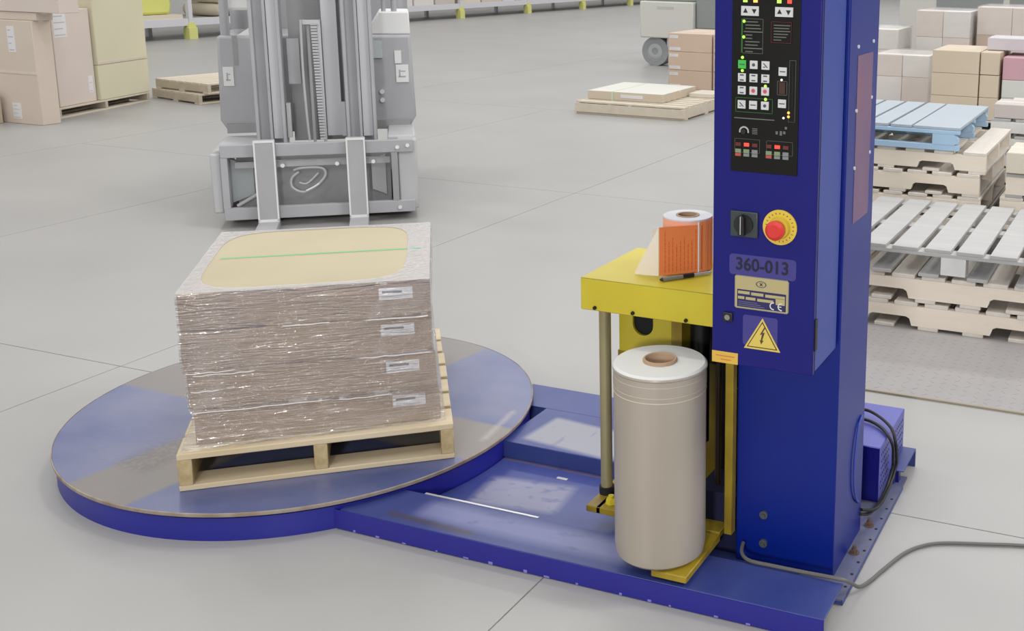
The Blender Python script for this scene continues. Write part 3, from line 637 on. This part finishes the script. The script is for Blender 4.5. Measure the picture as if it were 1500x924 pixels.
MB().box(-.50, .45, .02, .045, .06, .46).build('carriage_back', g2, fc)
for x, z in ((-.21, .405), (.12, .405), (.345, .41), (.565, .51), (.50, .50), (.50, .09)): MB().cyl((x, -.116, z), (x, -.125, z), .013, n=10).build('bolt', g4, fc)
bs = MB()
bs.prism([(-.64, .49), (-.60, .515), (-.36, .515), (-.36, .46), (-.60, .46)], -.06, .5, 'y')
bs.box(-.640, -.575, -.09, .55, .10, .49); bs.box(.50, .625, -.09, .55, .07, .545); bs.box(.44, .62, .0, .5, .46, .56)
bs.box(-.58, .60, .05, 1.0, .02, .09); bs.build('base_frame', g3, FO, bevel=.012)
MB().prism([(-.535, .15), (-.535, .44), (-.40, .39), (-.40, .20)], .0, .04, 'y').build('left_inner_panel', mat('forklift_blue_grey', (182, 187, 188), .5), FO)
MB().prism([(.33, .20), (.33, .40), (.42, .43), (.42, .16)], .0, .04, 'y').build('right_inner_panel', g3, FO)
bd = MB().prism([(-.64, .62), (-.625, 1.20), (.625, 1.20), (.64, .62), (.59, .535), (-.59, .535)], .50, 1.75, 'y'); bd.build('body', g1, FO, bevel=.02)
MB().box(-.60, .60, .48, .499, .535, .60).build('body_skirt', g2, FO)
MB().box(-.16, .17, .30, .50, .50, 1.9).build('mast_back_panel', g2, FO)
MB().box(.06, .155, .16, .18, .55, 2.1).build('mast_plate', g5, FO); MB().box(-.165, -.09, .20, .22, .9, 1.2).build('mast_plate', g1, FO)
for x0, x1, s in ((-.372, -.19, 1), (.185, .375, -1)):
    ms_ = MB(); xo = x0 if s > 0 else x1
    ms_.box(x0, x1, .13, .15, .10, 2.3); ms_.box(x0, x0+.022, .07, .25, .10, 2.3); ms_.box(x1-.022, x1, .07, .25, .10, 2.3); ms_.box(x0+.08, x0+.10, .09, .14, .10, 2.3)
    ms_.build('mast_channel', g1, FO, bevel=.003, seg=1)
    MB().box(x0+.104, x1-.024, .10, .128, .55, 2.3).build('inner_mast_rail', g5, FO)
    MB().box((x1+.004) if s > 0 else x0-.03, (x1+.03) if s > 0 else x0-.004, .12, .16, .55, .78).build('mast_stop', g3, FO)
MB().box(-.07, .05, .10, .12, 1.30, 1.33).build('chain_anchor', g5, FO)
for k in range(40): MB().box(-.004+.018*(k/40), .034+.018*(k/40), .098, .112, 1.295-k*.0195, 1.295-k*.0195+.013).build('chain_link', g5 if k % 2 else g3, FO)
MB().box(.036, .056, .11, .125, .50, 1.33).build('chain_guard', g5, FO); MB().box(-.030, -.012, .11, .125, .50, 1.33).build('chain_guard', g2, FO)
MB().tube([(-.062, .09, 1.33), (-.066, .09, 1.0), (-.060, .09, .7), (-.052, .09, .53)], .008).build('hydraulic_hose', g3, FO)
MB().tube([(-.15, -.06, .36), (-.10, -.07, .375), (.02, -.07, .37), (.04, -.07, .32), (-.02, -.07, .25), (-.10, -.07, .215), (-.165, -.07, .25), (-.165, -.07, .31), (-.12, -.07, .35)], .008).build('coiled_hose', g3, FO)
MB().tube([(-.12, -.08, .28), (-.07, -.08, .275), (.0, -.08, .34)], .006).build('coiled_hose', g3, FO)
MB().tube([(-.08, -.085, .225), (-.03, -.085, .25), (.0, -.085, .27)], .006).build('coiled_hose', g4, FO)
for x0, x1, z0, z1 in ((-.60, -.535, .86, .99), (.515, .60, .865, .99)):
    sg = MB().box(x0, x1, .4925, .4995, z0, z1); sg.mat(1).box(x0+.015, x1-.02, .4915, .4925, z0+.035, z0+.045).box(x0+.02, x0+.03, .4915, .4925, z0+.04, z0+.09).box(x0+.03, x1-.02, .4915, .4925, z0+.075, z0+.082)
    sg.build('notice_plate', [g4, g1], FO)
MB().box(.51, .555, .4925, .4995, 1.0, 1.09).build('small_notice', g4, FO)
MB().box(.33, .43, .485, .4995, 1.04, 1.16).build('hatch', mat('forklift_window', (194, 202, 202), .4), FO)
MB().cyl((-.575, .55, 1.15), (-.575, .62, 2.2), .030, n=12).build('guard_post', g1, FO); MB().cyl((.52, .6, 1.3), (.52, .66, 2.2), .02, n=12).cyl((.45, .6, 1.3), (.45, .66, 2.2), .016, n=12).build('guard_post', g1, FO)
MB().prism([(.36, 1.20), (.36, 1.26), (.42, 1.36), (.62, 1.36), (.625, 1.20)], .55, 1.0, 'y').build('console', g4, FO, bevel=.01)
MB().prism([(-.50, 1.20), (-.32, 1.32), (-.32, 1.20)], .55, .9, 'y').build('dash_cover', g4, FO)
MB().box(-.60, -.35, .7, 1.1, 1.36, 1.52).build('seat_back', g4, FO, bevel=.02)
MB().box(-.62, .62, 1.2, 1.75, 1.20, 1.5).build('rear_hood', g1, FO)
MB().box(-.53, -.50, .497, .4995, 1.0, 1.20).build('grab_rail', g2, FO)
for x, z in ((-.445, .76), (.345, .74), (.345, .80)): MB().cyl((x+.07, .4985, z), (x+.07, .485, z), .016, n=12).build('latch', g4, FO)
for x in (-.45, .45):
    for y in (.35, 1.5): MB().cyl((x-.06, y, .13), (x+.06, y, .13), .13, n=28).build('wheel', g2, FO)

# ------------------------------------------------------------------ pale cartons and pallets at the left
def carton(label, origin, ang, w_, d_, h_, m_, group=None, bev=.006, z=0, extra=None, cat='box', name='carton'):
    o = thing(name, label, cat, (origin[0], origin[1], z), ang, group)
    MB().box(0, w_, 0, d_, 0, h_).build('carton_body', m_, o, bevel=bev)
    MB().box(-.0008, w_+.0008, d_/2-.025, d_/2+.025, h_-.02, h_+.0008).build('tape', mat('pale_tape', (220, 212, 198), .4), o)
    if extra: extra(o)
    return o
c1 = mat('pale_brown_carton', (212, 198, 184), .8, var=.06, vscale=(3, 3, 3)); c2 = mat('pale_pinkish_carton', (216, 203, 193), .8, var=.05, vscale=(3, 3, 3))
c3 = mat('pale_olive_carton', (214, 208, 180), .8, var=.05, vscale=(2, 2, 2)); wp = mat('haze_washed_pine', (212, 202, 184), .8, var=.15, vscale=(8, 8, 8), rgb2=(200, 188, 168)); wp2 = mat('washed_pine_shade', (196, 184, 164), .8, var=.2, vscale=(8, 8, 8))  # washed-out haze painted into the carton and pine colours
lblm = mat('pale_label', (222, 222, 222), .7); lbi = mat('pale_label_print', (190, 178, 182), .7)
def lab_at(x0, x1, z0, z1, y=-.002):
    def f(o):
        q = MB().box(x0, x1, y, .0, z0, z1); n = 4; q.mat(1)
        for k in range(n): q.box(x0+.012, x1-.02-(k % 2)*.03, y-.001, y, z0+(z1-z0)*(k+.3)/n, z0+(z1-z0)*(k+.45)/n)
        q.build('shipping_label', [lblm, lbi], o)
    return f
def multi(*fs):
    def f(o):
        for g in fs: g(o)
    return f
def seam(w_, z, m_): 
    return lambda o: MB().box(-.001, w_+.001, -.0035, 0, z-.012, z+.012).build('seam', m_, o)
carton('tall pale brown carton standing on the floor, leftmost in view, with white labels', (-8.55, 4.67), 0, .955, .20, 1.04, c1, extra=multi(lab_at(.60, .70, .72, .98), lab_at(.56, .68, .05, .21), seam(.955, .52, c2)))
carton('thin pale carton lying between the leftmost carton and the wide one above', (-8.55, 4.69), 0, 1.0, .18, .08, c1, z=1.042)
carton('wide pale carton on top of the leftmost pile, cut by the frame top', (-8.55, 4.68), 0, 1.33, .22, .6, c2, z=1.124)
carton('small tan carton on the floor at the left frame edge', (-8.50, 4.2), 0, .42, .42, .30, mat('tan_carton', (192, 174, 154), .8))
dang = math.atan2(.963, -.27); nn = Vector((.963, .27)); dd = Vector((-.27, .963)); o0 = Vector((-7.84, 5.04))
pcn = o0+dd*.75-nn*.3
pallet('low pale pallet under the pinkish and olive cartons at the left', (pcn.x, pcn.y, 0), dang, 1.5, .60, .112, wp, wp2, n=7)
q = o0+dd*.07-nn*.03
carton('narrow pinkish carton beside the olive ones, white label on its upper left', q, dang, .570, .53, 1.0, c2, z=.114, extra=multi(lab_at(.02, .21, .72, .98), lab_at(.46, .53, .10, .28)))
q = o0+dd*.665+nn*.0
carton('lower olive tinted carton on the pallet left of the forklift', q, dang, .86, .58, .38, c3, z=.114)
carton('tall olive tinted carton stacked on the lower olive one', q, dang, .86, .58, .95, c3, z=.496, extra=seam(.86, .02, c1))
for i, (cx, cy) in enumerate(((-7.86, 7.2), )):
    for k in range(2):
        pallet(('bottom', 'top')[k]+' pallet of the low pair on the floor beside the forklift', (cx+.05*k, cy+.03*k, .12*k), dang-.5+.06*k, 1.2, 1.0, .118, wp, wp2, n=7)

# ------------------------------------------------------------------ storage racking along the far left
rw = mat('white_rack_beam', (208, 207, 212), .5); ry = mat('pale_yellow_foot', (212, 212, 130), .6); rd = mat('rack_deck', (186, 184, 180), .7)  # rack colours paled to carry the haze
RK = thing('storage_rack', 'long white storage racking with pale yellow post feet along the far side', 'rack', (-15.2, 13.5, 0))
ys = [-6.3, -3.15, 0, 2.95, 5.9, 8.85, 12.2, 15.5, 18.9, 22.3, 25.7]
for i, y in enumerate(ys):
    for x in (0, -1.1): MB().box(x-.04, x+.04, y-.045, y+.045, 0, 3.2).build('post', rw, RK)
    MB().box(-.07, .08, y-.10, y+.10, 0, .22).prism([(y-.10, .22), (y+.10, .22), (y+.06, .32), (y-.06, .32)], -.05, .06, 'x').build('foot_guard', ry, RK)
    if i < len(ys)-1:
        y2 = ys[i+1]
        for x in (0, -1.1): MB().box(x-.03, x+.03, y+.05, y2-.05, .26, .40).build('beam', rw, RK)
        MB().box(-1.07, -.03, y+.05, y2-.05, .36, .385).build('shelf_deck', rd, RK)
        for x in (0, -1.1): MB().box(x-.03, x+.03, y+.05, y2-.05, 1.75, 1.88).build('beam', rw, RK)
        MB().box(-1.07, -.03, y+.05, y2-.05, 1.83, 1.855).build('shelf_deck', rd, RK)
rnd = random.Random(3)
cols = [mat('rack_carton_a', (204, 190, 176), .8), mat('rack_carton_b', (214, 204, 184), .8), mat('rack_carton_c', (196, 186, 176), .8), mat('rack_carton_d', (216, 210, 206), .8)]
yb = mat('pale_yellow_sack', (216, 216, 122), .7)
yo = thing('sack', 'pale yellow sack on the racking left of the forklift', 'sack', (-15.75, 12.75, .385+.10))
MB().prism([(-.42, 0), (.42, 0), (.47, .2), (.38, .5), (-.30, .55), (-.47, .25)], -.35, .45, 'x').build('sack_body', yb, yo, bevel=.06)
MB().box(-.47, .55, -.6, .6, -.10, 0).build('tray', cols[1], yo)
for j in range(3):
    for k in range(3):
        rr = thing('pipe_roll', 'pale roll on the racking left of the mast, %s row, %s of three' % (('bottom', 'middle', 'top')[k], ('left', 'centre', 'right')[j]), 'roll', (-15.7, 14.35+j*.30, .53+k*.27), 0, 'rolls on the racking behind the forklift')
        MB().cyl((-.45, 0, 0), (.5, 0, 0), .13, n=20).build('roll_body', cols[1], rr); MB().cyl((.5, 0, 0), (.504, 0, 0), .035, n=12).build('roll_hole', mat('soft_dark', (120, 112, 104), .8), rr)
y = 15.6; cnt = {}
while y < 38.5:
    wd = rnd.uniform(.55, 1.0); hh = rnd.uniform(.3, .9)
    if all(abs(y+wd/2-(13.5+p)) > wd/2+.06 for p in ys):
        bay = max(q for q in range(len(ys)) if 13.5+ys[q] <= y+wd/2)-2; cnt[bay] = cnt.get(bay, -1)+1
        o = thing('carton', 'pale carton on the far racking, %s in the %s bay beyond the yellow sack' % (('first', 'second', 'third', 'fourth', 'fifth', 'sixth')[cnt[bay]], ('first', 'second', 'third', 'fourth', 'fifth', 'sixth', 'seventh', 'eighth')[bay]), 'box', (-15.75, y+wd/2, .387), 0, 'cartons on the racking')
        MB().box(-.45, .5, -wd/2, wd/2, 0, hh).build('carton_body', rnd.choice(cols), o, bevel=.01)
        if rnd.random() < .6: MB().box(.5, .503, -wd*.2, wd*.1, hh*.3, hh*.6).build('shipping_label', rnd.choice([lblm, yb]), o)
        y += wd+.06
    else: y += .08

# ------------------------------------------------------------------ mid distance: pallet with flat carton, carton stack, second truck
p = pallet('pale pine pallet on the floor left of the column, flat carton on it', (-2.68, 8.50, 0), 0, 1.35, 1.25, .145, wp, wp, n=8, notch=False)
MB().box(-.69, .69, -.638, -.626, .02, .12).build('front_rail', wp, p, bevel=.003)
o = carton('flat wide carton lying on the pale pallet, strapped', (-3.32, 8.08), .02, .95, .95, .095, mat('flat_carton', (206, 192, 172), .8), z=.146)
MB().box(-.001, .951, -.001, .951, .093, .0965).build('lid', mat('flat_lid', (216, 214, 204), .7), o)
MB().box(.30, .325, -.006, .956, .0, .0985).build('strap', mat('pale_green_strap', (196, 212, 192), .5), o)
MB().box(.42, .70, -.004, -.001, .03, .07).build('shipping_label', lblm, o)
carton('thin pale carton lying behind the flat one on the pale pallet', (-2.34, 8.75), 0, .30, .36, .05, mat('thin_carton', (212, 204, 190), .8), z=.146)
pallet('far pine pallet under the stack of labelled cartons', (-2.40, 10.15, 0), 0, 1.4, 1.15, .12, wp, wp, n=7)
tan = mat('peach_carton', (206, 184, 164), .8, var=.05, vscale=(4, 4, 4))
for k in range(3):
    for c_ in range(2):
        side = ('left', 'right')[c_]
        carton('%s carton in the %s tier of the labelled stack on the far pine pallet' % (side, ('bottom', 'middle', 'top')[k]), (-3.04+c_*.62, 9.66), 0, .60, .90, .232, tan, z=.122+k*.234, group='labelled carton stack', extra=multi(lab_at(.02, .17, .015, .055, -.003), lab_at(.02, .14, .165, .205, -.003)))
cr = mat('cream_machine_paint', (206, 205, 198), .5); gm = mat('grey_machine', (142, 146, 144), .6); tyre = mat('grey_tyre', (146, 148, 150), .7); hubm = mat('tyre_hub', (172, 173, 176), .6)  # truck paints lightened, with the haze held in the colour
tk = thing('industrial_truck', 'cream bodied industrial truck with a large grey wheel, beyond the carton stack', 'truck', (-4.7, 13.3, 0))
MB().box(-.51, .44, -.1, 1.6, .46, 1.05).build('body', cr, tk, bevel=.02); MB().box(-.2, .1, -.103, -.1, .93, .97).build('faint_badge', mat('faint_grey', (188, 187, 182), .6), tk)
MB().box(.445, 1.5, -.02, 1.6, .62, 1.9).build('engine_cover', gm, tk, bevel=.03)
MB().box(-.51, .44, .05, 1.6, 1.05, 1.9).build('cab', gm, tk, bevel=.02)
for y_ in (0.02, 1.25):
    wh = MB().cyl((-.27, y_-.05, .235), (-.27, y_+.2, .235), .235, n=40).build('wheel', tyre, tk, bevel=.02)
    MB().lathe([(.0001, -.02), (.05, -.02), (.06, 0), (.12, 0), (.14, -.012), (.15, 0)], 32).build('hub', hubm, wh, loc=(-.27, y_-.053, .235)).rotation_euler = (PI/2, 0, 0)
MB().cyl((1.1, .0, .235), (1.1, .2, .235), .235, n=32).build('wheel', tyre, tk)
MB().box(-.06, .02, -.02, .2, .2, .46).build('fender', mat('fender_lilac', (186, 184, 196), .6), tk)

# ------------------------------------------------------------------ right side: pallet stacks (boards run along depth, so the frames are turned)
gy = mat('weathered_grey_board', (184, 183, 181), .8, var=.12, vscale=(20, 3, 20), rgb2=(174, 172, 170)); gy2 = mat('weathered_grey_block', (222, 221, 218), .8, var=.15, vscale=(9, 9, 9))
tn = mat('haze_washed_tan_wood', (222, 215, 205), .8, var=.2, vscale=(3, 20, 14), rgb2=(212, 203, 192)); tn2 = mat('haze_washed_tan_stringer', (236, 226, 212), .8, var=.2, vscale=(20, 3, 20), rgb2=(228, 215, 196))  # hazy wash put into the pallet colours, stringers and blocks palest
R90 = PI/2
# local W (boards' length) lies along world Y after turning; D lies along world X
S1x, S1y = 2.05, 2.54
pallet('bottom notched tan pallet of the near stack right of the column', (S1x, S1y, .0), -R90, 1.02, 1.20, .138, tn, tn2, n=8, notch=True, nb=6)
pallet('middle notched tan pallet of the near stack right of the column', (S1x-.02, S1y, .139), -R90, 1.02, 1.20, .138, tn, tn2, n=8, notch=True, nb=6)
pallet('weathered grey block pallet topping the near stack right of the column', (S1x, S1y+.02, .278), -R90, 1.08, 1.28, .142, gy, gy2, n=8, blocks=True, nb=6, bt=.018, tw=.128)
S2x = 1.385
lab2 = ('lowest', 'second', 'third', 'fourth', 'fifth')
for k in range(4):
    pallet('%s tan pallet from the floor in the stack under the blue pallet' % lab2[k], (S2x-.01*k, 3.83, .138*k), -R90, 1.05, 1.20, .137, tn, tn2, n=8, notch=(k != 2), nb=6)
pallet('%s tan pallet from the floor, directly under the blue pallet' % lab2[4], (S2x, 3.84, .552), -R90, 1.05, 1.20, .130, tn, tn2, n=7, notch=True, nb=5)
# blue pallet
bl = mat('pale_blue_plastic', (168, 198, 224), .5, var=.1, vscale=(6, 6, 6)); blt = mat('pale_blue_deck', (172, 180, 186), .6, var=.1, vscale=(6, 3, 6), rgb2=(166, 176, 186))
bpn = thing('blue_pallet', 'pale blue pallet topping the tan pallet stack behind the column', 'pallet', (1.245, 3.85, .684))
for x in (-.5, -.355, -.21, -.065, .08, .225): piece('deck_board', (.125, 1.08, .018), blt, bpn, (x, 0, .129))
piece('deck_board', (.28, 1.08, .018), blt, bpn, (.44, 0, .129))
for y_ in (-.53, 0, .53):
    MB().box(-.58, .58, y_-.02, y_+.02, .098, .119).box(-.58, .58, y_-.02, y_+.02, .0, .035).build('rail', bl, bpn, bevel=.002)
    MB().prism([(.42, .035), (.42, .098), (.55, .098), (.575, .07), (.575, .05), (.55, .035)], y_-.021, y_+.021, 'y').build('end_block', bl, bpn)
    for x in (-.55, 0.0): MB().box(x-.03, x+.03, y_-.02, y_+.02, .035, .098).build('post_block', bl, bpn)
# stack right of the gap
S3x = 2.60
for k in range(4):
    pallet('%s pallet from the floor in the rightmost grey and tan stack' % lab2[k], (S3x-.0+(.03 if k % 2 else 0), 3.86, .143*k), -R90, 1.05, 1.05, .142, tn if k % 2 == 0 else gy, tn2, n=7, notch=(k == 3), nb=5)
carton('plain beige carton standing on the rightmost pallet stack', (2.10, 3.32), 0, .5, .4, .125, mat('beige_carton', (212, 204, 188), .8), z=.575)
for k in range(6):
    pallet('%s of the six pallets in the grey stack behind the beige carton' % ('lowest', 'second lowest', 'third', 'fourth', 'fifth', 'topmost')[k], (2.33, 5.15, .118*k), -R90, 1.0, 1.05, .116, gy, gy2, n=7, nb=4)
carton('pinkish grey carton on the grey pallet stack beside the blue pallet', (1.82, 4.66), 0, .22, .3, .10, mat('pink_grey_carton', (198, 188, 184), .8), z=.709)
carton('flat pale carton lying across the grey pallet stack behind the blue pallet', (1.87, 5.05), .05, .6, .45, .05, mat('cream_board', (210, 202, 192), .8), z=.709)

# cartons beyond the pallets
br = mat('light_brown_carton', (214, 198, 176), .8, var=.05, vscale=(3, 3, 3))
pallet('pallet under the light brown cartons beyond the blue pallet', (.93, 9.1, 0), 0, .72, 1.0, .12, wp, wp2, n=7)
tiers = ('bottom', 'middle', 'top')
for k in range(3):
    carton('left light brown carton in the %s tier beyond the blue pallet' % tiers[k], (.57, 8.60), 0, .50, .85, .240, br, z=.122+k*.242, group='light brown cartons')
    if k: carton('right light brown carton in the %s tier beside its wider neighbour' % tiers[k], (1.08, 8.62), 0, .20, .85, .236, br, z=.122+k*.242, group='light brown cartons')
carton('narrow light brown carton at the bottom of the brown stack', (1.08, 8.62), 0, .20, .85, .240, br, z=.122)
pallet('pallet under the white and pink cartons at the right edge', (1.95, 9.2, 0), 0, 1.3, 1.0, .12, wp, wp2, n=7)
carton('lower plain white carton under the pink one at the right edge', (1.31, 8.66), 0, .62, .8, .245, mat('white_carton', (214, 214, 208), .8), z=.122)
carton('upper white carton directly beneath the pink carton', (1.31, 8.66), 0, .62, .8, .19, MATS['white_carton'], z=.369)
carton('dusty pink carton at the right edge beyond the pallets', (1.31, 8.66), 0, .62, .8, .235, mat('dusty_pink_carton', (206, 164, 172), .7), z=.561)
carton('pale lilac carton lying on the pink carton', (1.10, 8.90), 0, .5, .5, .13, mat('lilac_carton', (206, 202, 206), .7), z=.848)
wf = mat('film_wrapped_carton', (228, 216, 208), .6, var=.1, vscale=(3, 3, 9)); wf2 = mat('film_wrapped_pale_carton', (232, 228, 222), .6, var=.1, vscale=(3, 3, 9)); fw = film_mat('distant_film', .10, .25, .2, (14, 14, 60))  # far loads keep the haze in their pale colours
def load(label, x0, x1, y0, y1, tiersz, nx, mats_, pal=True):
    if pal: pallet('pallet under the '+label, ((x0+x1)/2, (y0+y1)/2, 0), 0, x1-x0+.03, y1-y0+.03, .115, wp, wp2, n=7)
    zz = .117; wdt = (x1-x0)/nx
    for k, hh in enumerate(tiersz):
        for i in range(nx):
            pos = '' if nx == 1 else ('left ', 'right ')[i] if nx == 2 else ('left ', 'centre ', 'right ')[i]
            carton('%scarton, tier %s of the %s' % (pos, ('one', 'two', 'three', 'four')[k], label), (x0+i*wdt+.002, y0), 0, wdt-.004, y1-y0, hh-.002, mats_[(k+i) % len(mats_)], z=zz, group='cartons of the '+label)
        zz += hh
    f = MB().box(x0-.01, x1+.01, y0-.01, y1+.01, .12, zz+.012)
    tag(f.build('stretch_film', fw, bevel=.01), 'cloudy stretch film around the '+label, 'film')
load('hazy wrapped load just right of the column', -.76, -.36, 10.9, 11.7, (.26, .26, .26), 1, [wf2, wf])
load('wide wrapped load behind the light brown cartons', -.20, .50, 11.25, 12.2, (.34, .34, .34), 2, [wf, wf2])
load('broad wrapped load at the upper right edge', .55, 1.9, 11.5, 12.5, (.36, .36, .36), 3, [wf, tan, wf])
load('low wrapped load before the wide one', -.34, .30, 9.75, 10.55, (.30, .26), 2, [wf2, wf])
gt = thing('loading_machine', 'pale grey machine with dark openings behind the wrapped loads', 'machine', (-.1, 14.5, 0))
MB().box(-1.1, 2.2, 0, 1, 0, 1.25).build('body', cr, gt, bevel=.02); MB().box(-.5, .55, -.012, 0, .95, 1.9).box(.65, 1.3, -.012, 0, 1.0, 1.9).build('opening', gm, gt); MB().box(-1.1, 2.2, 0, 1, 1.25, 2.0).build('upper_body', mat('lilac_grey', (196, 190, 192), .7), gt)
